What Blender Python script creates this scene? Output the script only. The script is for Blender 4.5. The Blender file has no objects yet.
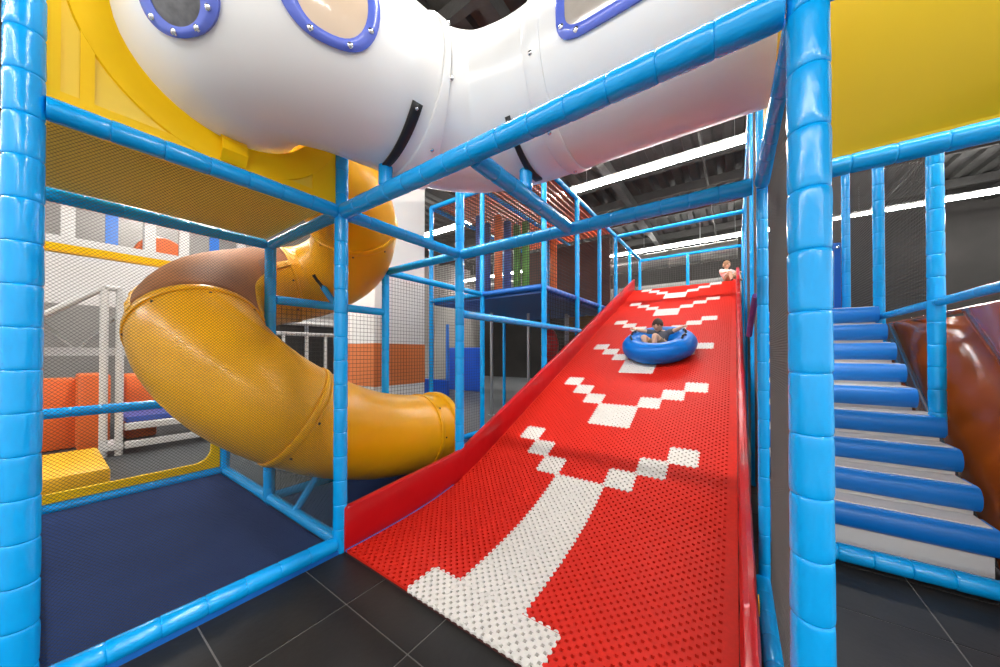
import bpy, bmesh, math, random
from mathutils import Vector, Matrix, Quaternion
random.seed(7)
scene = bpy.context.scene
COL = scene.collection
R_ = math.radians

# ------------------------------------------------------------------ camera, world, exposure
CAM_YAW = math.atan(236 / 330)
cam_d = bpy.data.cameras.new('camera')
cam_d.sensor_width = 36.0
cam_d.lens = 330 * 36 / 1000
cam_d.shift_y = 0.0166
cam_d.clip_start = 0.02
cam_o = bpy.data.objects.new('camera', cam_d)
COL.objects.link(cam_o)
cam_o.location = (0, 0, 1.4)
cam_o.rotation_euler = (R_(90.5), 0, CAM_YAW)
scene.camera = cam_o

world = bpy.data.worlds.new('world')
scene.world = world
world.use_nodes = True
bg = world.node_tree.nodes['Background']
bg.inputs[0].default_value = (1.0, 0.985, 0.96, 1)
bg.inputs[1].default_value = 1.15

scene.view_settings.view_transform = 'Standard'
scene.view_settings.look = 'None'
scene.view_settings.gamma = 1.0
scene.view_settings.exposure = 0.0
scene.view_settings.use_curve_mapping = False
LIGHT_Z = 5.5
LIGHT_ROWS = (-4.7, 1.6, 7.9, 14.2)
LIGHT_STRENGTH = 80.0

# ------------------------------------------------------------------ materials
MATS = {}
def mat(name, color, rough=0.5, metal=0.0, bump=0.0, bscale=20.0, vary=0.0, vscale=6.0, coat=0.0,
        emit=None, estr=0.0, trans=0.0, alpha=1.0, stretch=None, spec=0.5):
    if name in MATS: return MATS[name]
    m = bpy.data.materials.new(name); m.use_nodes = True
    nt = m.node_tree; b = nt.nodes['Principled BSDF']
    b.inputs['Base Color'].default_value = (*color, 1)
    b.inputs['Roughness'].default_value = rough
    b.inputs['Metallic'].default_value = metal
    b.inputs['Specular IOR Level'].default_value = spec
    if coat:
        b.inputs['Coat Weight'].default_value = coat
        b.inputs['Coat Roughness'].default_value = 0.12
    if trans: b.inputs['Transmission Weight'].default_value = trans
    if alpha < 1: b.inputs['Alpha'].default_value = alpha
    if emit:
        b.inputs['Emission Color'].default_value = (*emit, 1)
        b.inputs['Emission Strength'].default_value = estr
    tc = None
    if bump or vary:
        tc = nt.nodes.new('ShaderNodeTexCoord')
        mp = nt.nodes.new('ShaderNodeMapping')
        nt.links.new(tc.outputs['Object'], mp.inputs[0])
        if stretch: mp.inputs['Scale'].default_value = stretch
    if vary:
        n = nt.nodes.new('ShaderNodeTexNoise'); n.inputs['Scale'].default_value = vscale
        n.inputs['Detail'].default_value = 5
        nt.links.new(mp.outputs[0], n.inputs['Vector'])
        cr = nt.nodes.new('ShaderNodeValToRGB')
        cr.color_ramp.elements[0].position = 0.3; cr.color_ramp.elements[1].position = 0.7
        cr.color_ramp.elements[0].color = (*[c * (1 - vary) for c in color], 1)
        cr.color_ramp.elements[1].color = (*[min(1, c * (1 + vary)) for c in color], 1)
        nt.links.new(n.outputs['Fac'], cr.inputs[0])
        nt.links.new(cr.outputs[0], b.inputs['Base Color'])
    if bump:
        n2 = nt.nodes.new('ShaderNodeTexNoise'); n2.inputs['Scale'].default_value = bscale
        n2.inputs['Detail'].default_value = 3
        nt.links.new(mp.outputs[0], n2.inputs['Vector'])
        bp = nt.nodes.new('ShaderNodeBump'); bp.inputs['Strength'].default_value = bump
        bp.inputs['Distance'].default_value = 0.02
        nt.links.new(n2.outputs['Fac'], bp.inputs['Height'])
        nt.links.new(bp.outputs[0], b.inputs['Normal'])
    MATS[name] = m
    return m

M_BLUE = mat('blue_vinyl', (0.0, 0.38, 0.90), 0.24, bump=0.45, bscale=11, stretch=(1, 1, 0.5), coat=0.2, spec=0.45)
M_DBLUE = mat('deep_blue_vinyl', (0.006, 0.14, 0.55), 0.4, bump=0.1, bscale=12, coat=0.2)
M_STEEL = mat('steel', (0.5, 0.52, 0.55), 0.35, metal=0.9)
M_YPANEL = mat('yellow_sheet', (0.93, 0.63, 0.05), 0.35, bump=0.35, bscale=2.5, coat=0.1, spec=0.3)
M_YSOLID = mat('yellow_vinyl', (0.97, 0.59, 0.002), 0.45, bump=0.35, bscale=4, spec=0.2)
M_LEMON = mat('lemon_vinyl', (0.92, 0.74, 0.10), 0.5, spec=0.2)
M_YSHADED = mat('shaded_yellow_sheet', (0.44, 0.30, 0.001), 0.45, bump=0.3, bscale=1.5, spec=0.15)  # yellow vinyl over the stairs, its shade put into a darker base colour
M_AMBER = mat('amber_plastic', (0.86, 0.41, 0.004), 0.32, vary=0.05, vscale=3, coat=0.1, spec=0.35)
M_AMBRIM = mat('amber_rim', (0.85, 0.45, 0.01), 0.4)
M_BROWNDOME = mat('brown_clear_plastic', (0.31, 0.12, 0.042), 0.6, vary=0.15, vscale=3, spec=0.2)
M_WHITEPL = mat('white_plastic', (0.90, 0.895, 0.885), 0.28, vary=0.015, vscale=2, coat=0.2)
M_WHITEMET = mat('white_paint', (0.60, 0.59, 0.575), 0.45)
M_RING = mat('violet_blue_plastic', (0.12, 0.18, 0.72), 0.2, coat=0.5)
M_PANEDARK = mat('pane_dark', (0.12, 0.12, 0.13), 0.3, vary=0.3, vscale=25)
M_PANETAN = mat('pane_tan', (0.78, 0.60, 0.44), 0.15, coat=0.6)
M_PANEGREY = mat('pane_grey', (0.50, 0.44, 0.38), 0.12, coat=0.7, vary=0.15, vscale=6)
M_CHROME = mat('chrome', (0.75, 0.75, 0.78), 0.2, metal=1.0)
M_BLACK = mat('black_steel', (0.012, 0.012, 0.014), 0.45)
M_REDMAT = mat('red_tile', (0.63, 0.018, 0.008), 0.55, vary=0.08, vscale=40, spec=0.2)
M_WHTILE = mat('white_tile', (0.74, 0.71, 0.67), 0.45, vary=0.06, vscale=30)
M_UNDER = mat('under_board', (0.06, 0.012, 0.010), 0.8)
M_REDVIN = mat('red_vinyl', (0.50, 0.006, 0.010), 0.28, bump=0.18, bscale=7, coat=0.15, spec=0.35)
M_NET = mat('net_cord', (0.030, 0.027, 0.024), 0.8)
M_NETGREY = mat('net_cord_grey', (0.085, 0.078, 0.074), 0.8)
M_NETTEAL = mat('net_cord_teal', (0.05, 0.10, 0.11), 0.8)
M_NAVY = mat('navy_mat', (0.020, 0.044, 0.14), 0.85, spec=0.1, vary=0.08, vscale=3, bump=0.3, bscale=220)
M_TILE = mat('floor_tile', (0.019, 0.018, 0.0175), 0.45, spec=0.3, vary=0.22, vscale=5, bump=0.06, bscale=30)
M_GROUT = mat('grout', (0.20, 0.19, 0.18), 0.8)
M_FARFLOOR = mat('far_floor', (0.05, 0.055, 0.06), 0.5, vary=0.2, vscale=1)
M_CEIL = mat('black_ceiling', (0.026, 0.025, 0.024), 0.7, bump=0.5, bscale=14, vary=0.25, vscale=3)
M_DARKWALL = mat('dark_wall', (0.019, 0.0175, 0.0165), 0.7, vary=0.25, vscale=0.8, spec=0.2)
M_GREYWALL = mat('grey_wall', (0.27, 0.255, 0.24), 0.7, vary=0.1, vscale=0.6)
M_LEDGE = mat('ledge_grey', (0.16, 0.155, 0.15), 0.7)
M_COLUMN = mat('column_white', (0.72, 0.71, 0.70), 0.6)
M_COLORANGE = mat('column_orange', (0.62, 0.17, 0.045), 0.6)
M_ORANGE = mat('orange_plastic', (0.75, 0.14, 0.02), 0.4)
M_RUST = mat('rust_panel', (0.11, 0.03, 0.016), 0.6, vary=0.2, vscale=2)
M_GREEN = mat('green_foam', (0.10, 0.30, 0.03), 0.5)
M_NAVYFOAM = mat('navy_foam', (0.03, 0.07, 0.32), 0.5)
M_DUCT = mat('duct_metal', (0.5, 0.49, 0.47), 0.28, metal=0.7, vary=0.1, vscale=2)
M_LAMP = mat('lamp_tube', (1, 1, 1), 0.4, emit=(1.0, 0.97, 0.92), estr=LIGHT_STRENGTH)
M_STEPBLUE = mat('step_blue', (0.0, 0.18, 0.64), 0.4, bump=0.08, bscale=10)
M_STEPWHITE = mat('step_white', (0.70, 0.67, 0.63), 0.5, bump=0.05, bscale=12)
M_BROWNSLIDE = mat('brown_slide_plastic', (0.45, 0.095, 0.012), 0.2, coat=0.8, vary=0.2, vscale=1.5)
M_TUBEBLUE = mat('ring_rubber', (0.0, 0.16, 0.62), 0.35, bump=0.06, bscale=20, spec=0.25)
M_SKIN = mat('skin', (0.74, 0.45, 0.31), 0.55)
M_HAIR = mat('dark_hair', (0.045, 0.026, 0.017), 0.6, bump=0.6, bscale=60)
M_HAIR2 = mat('light_brown_hair', (0.28, 0.14, 0.065), 0.6, bump=0.6, bscale=60)
M_SHIRT = mat('grey_shirt', (0.085, 0.09, 0.115), 0.8, bump=0.3, bscale=25)
M_SHIRT2 = mat('pale_pink_shirt', (0.82, 0.72, 0.71), 0.8, bump=0.3, bscale=25)
M_SHORTS = mat('khaki_shorts', (0.36, 0.24, 0.14), 0.8)
M_EYE = mat('eye_dark', (0.02, 0.015, 0.01), 0.3)
M_LIP = mat('lip', (0.45, 0.12, 0.10), 0.5)
M_PURPLE = mat('purple_strap', (0.16, 0.05, 0.26), 0.6)
M_TAN = mat('tan_panel', (0.30, 0.17, 0.05), 0.5)
M_GLOWBLUE = mat('blue_gloss_panel', (0.006, 0.07, 0.45), 0.3)

# ------------------------------------------------------------------ mesh helpers
class MB:
    def __init__(s): s.v = []; s.f = []; s.m = []
    def add(s, vs, fs, mi=0):
        o = len(s.v); s.v += [tuple(v) for v in vs]
        for f in fs: s.f.append(tuple(i + o for i in f)); s.m.append(mi)
    def box(s, a, b, mi=0):
        x0, y0, z0 = a; x1, y1, z1 = b
        s.add([(x0,y0,z0),(x1,y0,z0),(x1,y1,z0),(x0,y1,z0),(x0,y0,z1),(x1,y0,z1),(x1,y1,z1),(x0,y1,z1)],
              [(0,3,2,1),(4,5,6,7),(0,1,5,4),(1,2,6,5),(2,3,7,6),(3,0,4,7)], mi)
    def lathe(s, p0, axis, prof, n=12, mi=0, cap=True):
        """prof: list of (t, r) along axis from p0"""
        p0 = Vector(p0); ax = Vector(axis).normalized()
        u = ax.orthogonal().normalized(); w = ax.cross(u)
        vs = []; fs = []
        for t, r in prof:
            for k in range(n):
                a = 2 * math.pi * k / n
                vs.append(p0 + ax * t + (u * math.cos(a) + w * math.sin(a)) * r)
        for i in range(len(prof) - 1):
            for k in range(n):
                k2 = (k + 1) % n
                fs.append((i*n+k, i*n+k2, (i+1)*n+k2, (i+1)*n+k))
        if cap:
            fs.append(tuple(range(n-1, -1, -1))); L = (len(prof)-1)*n
            fs.append(tuple(range(L, L+n)))
        s.add(vs, fs, mi)
    def cyl(s, a, b, r, n=12, mi=0, r2=None):
        a = Vector(a); b = Vector(b); L = (b-a).length
        s.lathe(a, b-a, [(0, r), (L, r if r2 is None else r2)], n, mi)
    def prism(s, poly, a, b, plane='YZ', mi=0):
        """extrude 2D polygon between a and b along the remaining axis"""
        n = len(poly); vs = []
        for c in (a, b):
            for p, q in poly:
                vs.append({'YZ': (c, p, q), 'XZ': (p, c, q), 'XY': (p, q, c)}[plane])
        fs = [tuple(range(n)), tuple(range(2*n-1, n-1, -1))]
        for i in range(n):
            j = (i+1) % n; fs.append((i, i+n, j+n, j))
        s.add(vs, fs, mi)
    def sphere(s, c, r, n=10, m=7, mi=0, scale=(1, 1, 1)):
        c = Vector(c); vs = []; fs = []
        for i in range(m+1):
            th = math.pi*i/m
            for k in range(n):
                a = 2*math.pi*k/n
                vs.append(c + Vector((math.sin(th)*math.cos(a)*scale[0], math.sin(th)*math.sin(a)*scale[1], math.cos(th)*scale[2]))*r)
        for i in range(m):
            for k in range(n):
                k2 = (k+1) % n
                fs.append((i*n+k, (i+1)*n+k, (i+1)*n+k2, i*n+k2))
        s.add(vs, fs, mi)
    def mesh(s, name, mats, smooth=False, bevel=0, fix=True):
        me = bpy.data.meshes.new(name)
        me.from_pydata(s.v, [], s.f)
        if not isinstance(mats, (list, tuple)): mats = [mats]
        for m in mats: me.materials.append(m)
        for p, mi in zip(me.polygons, s.m): p.material_index = mi
        bm = bmesh.new(); bm.from_mesh(me)
        if fix:
            bmesh.ops.remove_doubles(bm, verts=bm.verts, dist=1e-5)
            bmesh.ops.recalc_face_normals(bm, faces=bm.faces)
        if bevel:
            es = [e for e in bm.edges if len(e.link_faces) == 2 and e.calc_face_angle(0) > 0.6]
            bmesh.ops.bevel(bm, geom=es, offset=bevel, segments=2, affect='EDGES', profile=0.5)
        bm.to_mesh(me); bm.free()
        if smooth:
            for p in me.polygons: p.use_smooth = True
            if smooth != 'all': me.set_sharp_from_angle(angle=R_(45))
        return me
    def build(s, name, mats, parent=None, smooth=False, bevel=0, fix=True):
        return link(name, s.mesh(name, mats, smooth, bevel, fix), parent)

def link(name, me, parent=None):
    o = bpy.data.objects.new(name, me); COL.objects.link(o)
    if parent is not None: o.parent = parent
    return o
def tag(o, label=None, cat=None, group=None, kind=None):
    if label: o['label'] = label
    if cat: o['category'] = cat
    if group: o['group'] = group
    if kind: o['kind'] = kind
    return o
def thing(name, label, cat, loc=(0, 0, 0), group=None):
    o = bpy.data.objects.new(name, None); COL.objects.link(o)
    o.location = loc; o.empty_display_size = 0.1
    o.matrix_world = Matrix.Translation(loc)
    return tag(o, label, cat, group)
def struct(name, mb, m, parent=None, label=None, **k):
    o = mb.build(name, m, parent, **k)
    if parent is None: o['kind'] = 'structure'
    if label: o['label'] = label
    return o

# ------------------------------------------------------------------ curve sweep
class Path:
    def __init__(s, pts, n=24):
        P = [Vector(p) for p in pts]
        P = [P[0]*2-P[1]] + P + [P[-1]*2-P[-2]]
        dense = []
        for i in range(1, len(P)-2):
            for k in range(n):
                t = k/n; a, b, c, d = P[i-1], P[i], P[i+1], P[i+2]
                dense.append(0.5*((2*b)+(c-a)*t+(2*a-5*b+4*c-d)*t*t+(3*b-a-3*c+d)*t**3))
        dense.append(P[-2])
        s.p = dense; s.s = [0.0]
        for i in range(1, len(dense)): s.s.append(s.s[-1]+(dense[i]-dense[i-1]).length)
        s.L = s.s[-1]; s.fr = []
        up = Vector((0, 0, 1))
        for i in range(len(dense)):
            T = (dense[min(i+1, len(dense)-1)]-dense[max(i-1, 0)]).normalized()
            B = T.cross(up).normalized(); N = B.cross(T).normalized()
            s.fr.append((T, B, N))
    def at(s, d):
        d = max(0, min(s.L, d))
        lo, hi = 0, len(s.s)-1
        while hi-lo > 1:
            m = (lo+hi)//2
            if s.s[m] <= d: lo = m
            else: hi = m
        t = (d-s.s[lo])/max(1e-9, s.s[hi]-s.s[lo])
        p = s.p[lo].lerp(s.p[hi], t)
        return p, [s.fr[lo][k].lerp(s.fr[hi][k], t).normalized() for k in range(3)]
    def pos(s, d, a, r):          # a = 0 on top, pi/2 on the right of travel
        p, (T, B, N) = s.at(d)
        return p + (N*math.cos(a) + B*math.sin(a))*r
    def patch(s, mb, d0, d1, a0, a1, r, nd, na, mi=0, thick=None):
        vs = []; fs = []
        for i in range(nd+1):
            for k in range(na+1):
                vs.append(s.pos(d0+(d1-d0)*i/nd, a0+(a1-a0)*k/na, r))
        w = na+1
        for i in range(nd):
            for k in range(na):
                fs.append((i*w+k, i*w+k+1, (i+1)*w+k+1, (i+1)*w+k))
        if thick:
            o = len(vs); 
            for i in range(nd+1):
                for k in range(na+1):
                    vs.append(s.pos(d0+(d1-d0)*i/nd, a0+(a1-a0)*k/na, r-thick))
            for i in range(nd):
                for k in range(na):
                    fs.append((o+i*w+k, o+(i+1)*w+k, o+(i+1)*w+k+1, o+i*w+k+1))
            for i in range(nd):
                fs.append((i*w, (i+1)*w, o+(i+1)*w, o+i*w)); fs.append((i*w+na, o+i*w+na, o+(i+1)*w+na, (i+1)*w+na))
            for k in range(na):
                fs.append((k, o+k, o+k+1, k+1)); fs.append((nd*w+k, nd*w+k+1, o+nd*w+k+1, o+nd*w+k))
        mb.add(vs, fs, mi)
    def ring(s, mb, d, w, r0, r1, n=40, mi=0):
        prof = [(-w/2, r0), (-w/2, r1-0.004), (-w/2+0.006, r1), (w/2-0.006, r1), (w/2, r1-0.004), (w/2, r0)]
        vs = []; fs = []
        for t, r in prof:
            for k in range(n): vs.append(s.pos(d+t, 2*math.pi*k/n, r))
        for i in range(len(prof)-1):
            for k in range(n):
                k2 = (k+1) % n; fs.append((i*n+k, i*n+k2, (i+1)*n+k2, (i+1)*n+k))
        mb.add(vs, fs, mi)

# ------------------------------------------------------------------ padded poles
SLV = 0.165
def sleeve_mesh(seed, r):
    rnd = random.Random(seed); mb = MB(); n = 16
    prof = [(0.0, .93), (.003, .97), (.010, 1.0), (.03, 1.01), (.085, 1.0), (.135, 1.01), (.155, 1.0), (.162, .97), (.165, .93)]
    vs = []; fs = []; ph = rnd.random()*6; ph2 = rnd.random()*6
    for i, (t, q) in enumerate(prof):
        for k in range(n):
            a = 2*math.pi*k/n
            w = 1 + 0.012*math.sin(2*a+ph+t*20) + 0.008*math.sin(5*a+ph2-t*30)
            if i in (0, len(prof)-1): w = 1
            rr = r*q*w
            vs.append((rr*math.cos(a), rr*math.sin(a), t))
    for i in range(len(prof)-1):
        for k in range(n):
            k2 = (k+1) % n; fs.append((i*n+k, i*n+k2, (i+1)*n+k2, (i+1)*n+k))
    fs.append(tuple(range(n-1, -1, -1))); L = (len(prof)-1)*n; fs.append(tuple(range(L, L+n)))
    mb.add(vs, fs)
    return mb.mesh('foam_sleeve', M_BLUE, smooth='all', fix=False)
SLEEVES = {}
def pole(parent, name, p0, p1, r=0.05, near=True, m=None):
    p0 = Vector(p0); p1 = Vector(p1); L = (p1-p0).length
    off = Vector(parent.location) if parent else Vector()
    rot = (p1-p0).to_track_quat('Z', 'Y')
    if near:
        if r not in SLEEVES: SLEEVES[r] = [sleeve_mesh(11*i+3, r) for i in range(4)]
        mb = MB(); mb.cyl((0, 0, 0), (0, 0, L), 0.5*r, 10)
        o = mb.build(name, M_STEEL, parent, smooth=True)
        o.location = p0-off; o.rotation_mode = 'QUATERNION'; o.rotation_quaternion = rot
        n = max(1, round(L/SLV))
        for i in range(n):
            c = link('foam_sleeve', random.choice(SLEEVES[r]), o)
            c.location = (0, 0, L*i/n); c.scale = (1, 1, L/n/SLV)
            c.rotation_euler = (0, 0, random.choice((0, 1.57, 3.14, 4.71)))
        return o
    n = max(1, round(L/SLV)); prof = []
    for i in range(n):
        z = L*i/n; d = L/n
        prof += [(z+.001, r*.90), (z+.1*d, r), (z+.5*d, r*1.01), (z+.9*d, r)]
    prof.append((L, r*.9))
    mb = MB(); mb.lathe((0, 0, 0), (0, 0, 1), prof, 10)
    o = mb.build(name, m or M_BLUE, parent, smooth='all')
    o.location = p0-off; o.rotation_mode = 'QUATERNION'; o.rotation_quaternion = rot
    return o

# ------------------------------------------------------------------ nets
def net(name, org, u, v, W, Hh, pitch, th, m, label, diamond=True, skip=None):
    """rectangular net from org spanning u*W, v*Hh"""
    org = Vector(org); u = Vector(u).normalized(); v = Vector(v).normalized(); nrm = u.cross(v)
    mb = MB(); segs = []
    if diamond:
        st = pitch*math.sqrt(2)
        c = -Hh
        while c < W:                      # x - y = c
            x0 = max(0, c); x1 = min(W, c+Hh)
            if x1-x0 > .005: segs.append(((x0, x0-c), (x1, x1-c)))
            c += st
        c = 0.0
        while c < W+Hh:                   # x + y = c
            x0 = max(0, c-Hh); x1 = min(W, c)
            if x1-x0 > .005: segs.append(((x0, c-x0), (x1, c-x1)))
            c += st
    else:
        k = 0.0
        while k <= W+1e-6: segs.append(((k, 0), (k, Hh))); k += pitch
        k = 0.0
        while k <= Hh+1e-6: segs.append(((0, k), (W, k))); k += pitch
    for a, b in segs:
        A = org+u*a[0]+v*a[1]; B = org+u*b[0]+v*b[1]
        d = (B-A).normalized(); s = d.cross(nrm)*th*.5; n2 = nrm*th*.5
        vs = [A+s-n2*.5, A-s-n2*.5, A+n2, B+s-n2*.5, B-s-n2*.5, B+n2]
        mb.add(vs, [(0, 1, 4, 3), (1, 2, 5, 4), (2, 0, 3, 5)])
    o = mb.build(name, m, None, fix=False)
    return tag(o, label, 'net')

# ------------------------------------------------------------------ grid of the place
XM, XR, XW, XB = -2.285, 0.13, -3.52, -4.77
Y0, Y1, Y2, YT = -0.04, 1.25, 2.49, 4.40
ZB = 2.40; ZTOP = 3.7

# ------------------------------------------------------------------ setting
GP = 0.525
mb = MB(); mb.box((-14, -7, -0.06), (12, 17, -0.004))
floor = struct('floor', mb, M_GROUT, label='dark tiled hall floor with thin grey grout')
t = MB(); g = 0.0035
t.box((g, g, -0.012), (GP-g, GP-g, 0.0)); tile_me = t.mesh('floor_tile', M_TILE, bevel=0.002)
for i in range(-10, 8):
    for j in range(-5, 10):
        x = -1.775+GP*i; y = 0.483+GP*j
        # only where the tiles can be told apart: in front of the slide and of the stairs
        if (x > -2.9 and x < 2.6 and y > -1.2 and y < 1.3) or (x > -0.3 and x < 2.6 and 1.3 <= y < 4.5):
            o = link('floor_tile', tile_me, floor); o.location = (x, y, 0)
mb = MB()
mb.box((-14, -7, -0.02), (-2.95, 17, -0.001)); 
far = mb.build('far_floor_finish', M_FARFLOOR, floor)
mb = MB(); mb.box((-14, 16.0, 0), (12, 16.2, 7)); struct('wall_back', mb, M_DARKWALL, label='dark far wall of the hall')
mb = MB(); mb.box((-13.2, -7, 0), (-13.0, 16.0, 7)); struct('wall_left', mb, M_GREYWALL, label='pale grey wall behind the left play area')
# corrugated black ceiling
mb = MB(); poly = []; x = -14.0
prof = []
while x < 12:
    prof += [(x, 6.45), (x+.16, 6.45), (x+.20, 6.36), (x+.36, 6.36)]; x += .40
vs = []; fs = []
for px_, pz in prof: vs += [(px_, -7, pz), (px_, 16.2, pz)]
for i in range(len(prof)-1): fs.append((2*i, 2*i+1, 2*i+3, 2*i+2))
mb.add(vs, fs); mb.box((-14, -7, 6.5), (12, 16.2, 6.6))
ceil = struct('ceiling', mb, M_CEIL, fix=False, label='black corrugated steel ceiling')
for y in (-2.0, 1.0, 3.4, 5.0, 6.6, 9.4, 11.0, 12.6, 15.2):
    mb = MB(); mb.box((-14, y-.06, 6.12), (12, y+.06, 6.36)); mb.build('joist', M_CEIL, ceil)
for x in (-7.0, -2.6, 1.8, 6.0):
    mb = MB(); mb.box((x-.09, -7, 5.85), (x+.09, 16, 6.12)); mb.build('girder', M_CEIL, ceil)
for x in (-4.4, -.6, 3.6):
    mb = MB(); mb.cyl((x, -6, 5.95), (x, 16, 5.95), .03, 8); mb.build('conduit', M_STEEL if False else M_CEIL, ceil, smooth=True)

# ceiling strip lights (they light the hall)
names = {-4.7: 'behind the camera over the entrance', 1.6: 'straight above the white crawl tube',
         7.9: 'crossing above the red slide', 14.2: 'farthest one, along the back wall'}
for y in LIGHT_ROWS:
    th = thing('strip_light', 'long white fluorescent strip light hung from the black ceiling, ' + names[y], 'light', (0, y, LIGHT_Z), 'ceiling strip lights')
    mb = MB(); mb.box((-13, -.06, .05), (11, .06, .12)); mb.build('housing', M_WHITEMET, th)
    for x in range(-12, 11, 3):
        mb = MB(); mb.box((x-.98, -.085, 0.0), (x+1.98, .085, .05)); mb.build('lamp_tube', M_LAMP, th)
        mb = MB(); mb.cyl((x, 0, .12), (x, 0, .86), .006, 6); mb.build('hanger', M_STEEL, th)

# ducts in the back
th = thing('air_duct', 'round metal air duct under the ceiling behind the slide top', 'duct', (0, 13.4, 4.85))
mb = MB()
prof = []
for i in range(12): prof += [(i*1.0, .30), (i*1.0+.02, .32), (i*1.0+.05, .32), (i*1.0+.07, .30)]
mb.lathe((-11, 0, 0), (1, 0, 0), prof, 24); mb.build('duct_pipe', M_DUCT, th, smooth=True)
for x in range(-10, 1, 3):
    mb = MB(); mb.box((x-.01, -.01, .3), (x+.01, .01, 1.26)); mb.build('hanger', M_STEEL, th)
th = thing('wall_ledge', 'grey boxed ledge low on the far wall behind the slide top', 'ledge', (0, 15.4, 3.9))
mb = MB(); mb.box((-12, -.5, -.45), (.6, .59, .35)); mb.build('ledge_body', M_LEDGE, th, bevel=.05)

# column
th = thing('column', 'white square building column with an orange painted band', 'column', (-4.92, 3.49, 0))
mb = MB(); mb.box((-.42, -.5, 0), (.42, .5, 6.4)); mb.build('shaft', M_COLUMN, th, bevel=.01)
mb = MB(); mb.box((-.426, -.506, .88), (.426, .506, 1.55)); mb.build('painted_band', M_COLORANGE, th)

# ------------------------------------------------------------------ slide
YS, YE = 1.255, 9.40
def zprof(y):
    if y <= 2.785:
        h = 2.785-1.25; t_ = max(0, (y-1.25)/h)
        return ((1-3*t_**2+2*t_**3)*.03 + (t_**3-2*t_**2+t_)*h*.03 + (3*t_**2-2*t_**3)*.283 + (t_**3-t_**2)*h*.4277)
    return .283+(y-2.785)*.4277
dense = [(1.255+i*.002, zprof(1.255+i*.002)) for i in range(int((YE-1.255)/.002)+2)]
arc = [0.0]
for i in range(1, len(dense)): arc.append(arc[-1]+math.dist(dense[i], dense[i-1]))
def at_arc(s):
    lo, hi = 0, len(arc)-1
    while hi-lo > 1:
        m_ = (lo+hi)//2
        if arc[m_] <= s: lo = m_
        else: hi = m_
    return dense[lo]
S7 = arc[min(range(len(dense)), key=lambda i: abs(dense[i][0]-2.785))]
TW, TL = 0.215, 0.2146
slide = thing('tubing_slide', 'wide red tile-covered tubing slide with white arrow pattern and padded edges', 'slide', (-1.1, 1.25, 0))
SO = Vector(slide.location)
# body under the tiles
pts = [dense[i] for i in range(0, len(dense), 60)] + [dense[-1]]
poly = [(y, z-.022) for y, z in pts] + [(y, max(0.0, z-.09)) for y, z in reversed(pts)]
mb = MB()
n = len(pts)
vs = []
for X in (-2.235-SO.x, 0.0-SO.x):
    for y, z in pts: vs.append((X, y-SO.y, z-.018))
    for y, z in pts: vs.append((X, y-SO.y, max(0.001, z-.10)))
fs = []
for i in range(n-1):
    fs += [(i, i+1, 2*n+i+1, 2*n+i), (n+i, 3*n+i, 3*n+i+1, n+i+1), (i, n+i, n+i+1, i+1), (2*n+i, 2*n+i+1, 3*n+i+1, 3*n+i)]
fs += [(0, 2*n, 3*n, n), (n-1, 2*n-1, 4*n-1, 3*n-1)]
mb.add(vs, fs); mb.build('ramp_board', M_UNDER, slide)
# the tile: a lattice of staggered holes
def tile_mesh(name, m, bumps):
    mb = MB(); N = 8; c = 1.0/N; lines = []
    for i in range(N): lines += [i*c, i*c+.22*c]       # narrow bar, wide cell
    hb = .19*c
    xs = []
    for i in range(N): xs += [i*c-0+0.0, ]
    # grid lines: bar | cell | bar ...
    L = [0.0]
    for i in range(N): L += [i*c+hb, (i+1)*c-hb]
    L.append(1.0)
    L = sorted(set(round(q, 6) for q in L))
    n = len(L); vs = [((q-.5)*TW, (p-.5)*TL, 0.0) for p in L for q in L]
    fs = []; 
    for j in range(n-1):
        for i in range(n-1):
            cell = (i % 2 == 1 and j % 2 == 1)
            if cell and ((i//2+j//2) % 2 == 0):
                o = len(vs); d = -.016
                for a, b in ((i, j), (i+1, j), (i+1, j+1), (i, j+1)):
                    vs.append(((L[a]-.5)*TW, (L[b]-.5)*TL, d))
                q = [j*n+i, j*n+i+1, (j+1)*n+i+1, (j+1)*n+i]
                for k in range(4): fs.append((q[k], o+k, o+(k+1) % 4, q[(k+1) % 4]))
            else:
                fs.append((j*n+i, j*n+i+1, (j+1)*n+i+1, (j+1)*n+i))
    # rim
    o = len(vs); cs = [(-.5, -.5), (.5, -.5), (.5, .5), (-.5, .5)]
    for a, b in cs: vs.append((a*TW, b*TL, 0))
    for a, b in cs: vs.append((a*TW, b*TL, -.016))
    for k in range(4): fs.append((o+k, o+4+k, o+4+(k+1) % 4, o+(k+1) % 4))
    mb.add(vs, fs)
    if bumps:   # interlocking loops along the rim
        for side in range(4):
            for k in range(5):
                tt = (k+.5)/5-.5
                cx_, cy_, a0 = [(tt*TW, -.5*TL, math.pi), (.5*TW, tt*TL, -math.pi/2), (tt*TW, .5*TL, 0), (-.5*TW, tt*TL, math.pi/2)][side]
                vs = [(cx_, cy_, .003)]; r = .0135
                for q in range(7):
                    a = a0+math.pi*q/6; vs.append((cx_+r*math.cos(a), cy_+r*math.sin(a), .003))
                for q in range(7):
                    a = a0+math.pi*q/6; vs.append((cx_+r*math.cos(a), cy_+r*math.sin(a), -.006))
                fs = [(0, q+1, q+2) for q in range(6)]+[(q+1, q+8, q+9, q+2) for q in range(6)]
                mb.add(vs, fs)
    return mb.mesh(name, m, fix=False)
ME_RED = tile_mesh('mat_tile_red', M_REDMAT, False)
ME_WHITE = tile_mesh('mat_tile_white', M_WHTILE, True)
NR = 40
white = set()
for r in range(0, 7): white |= {(r, 4), (r, 5)}
white |= {(0, 3), (0, 6)}
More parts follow.
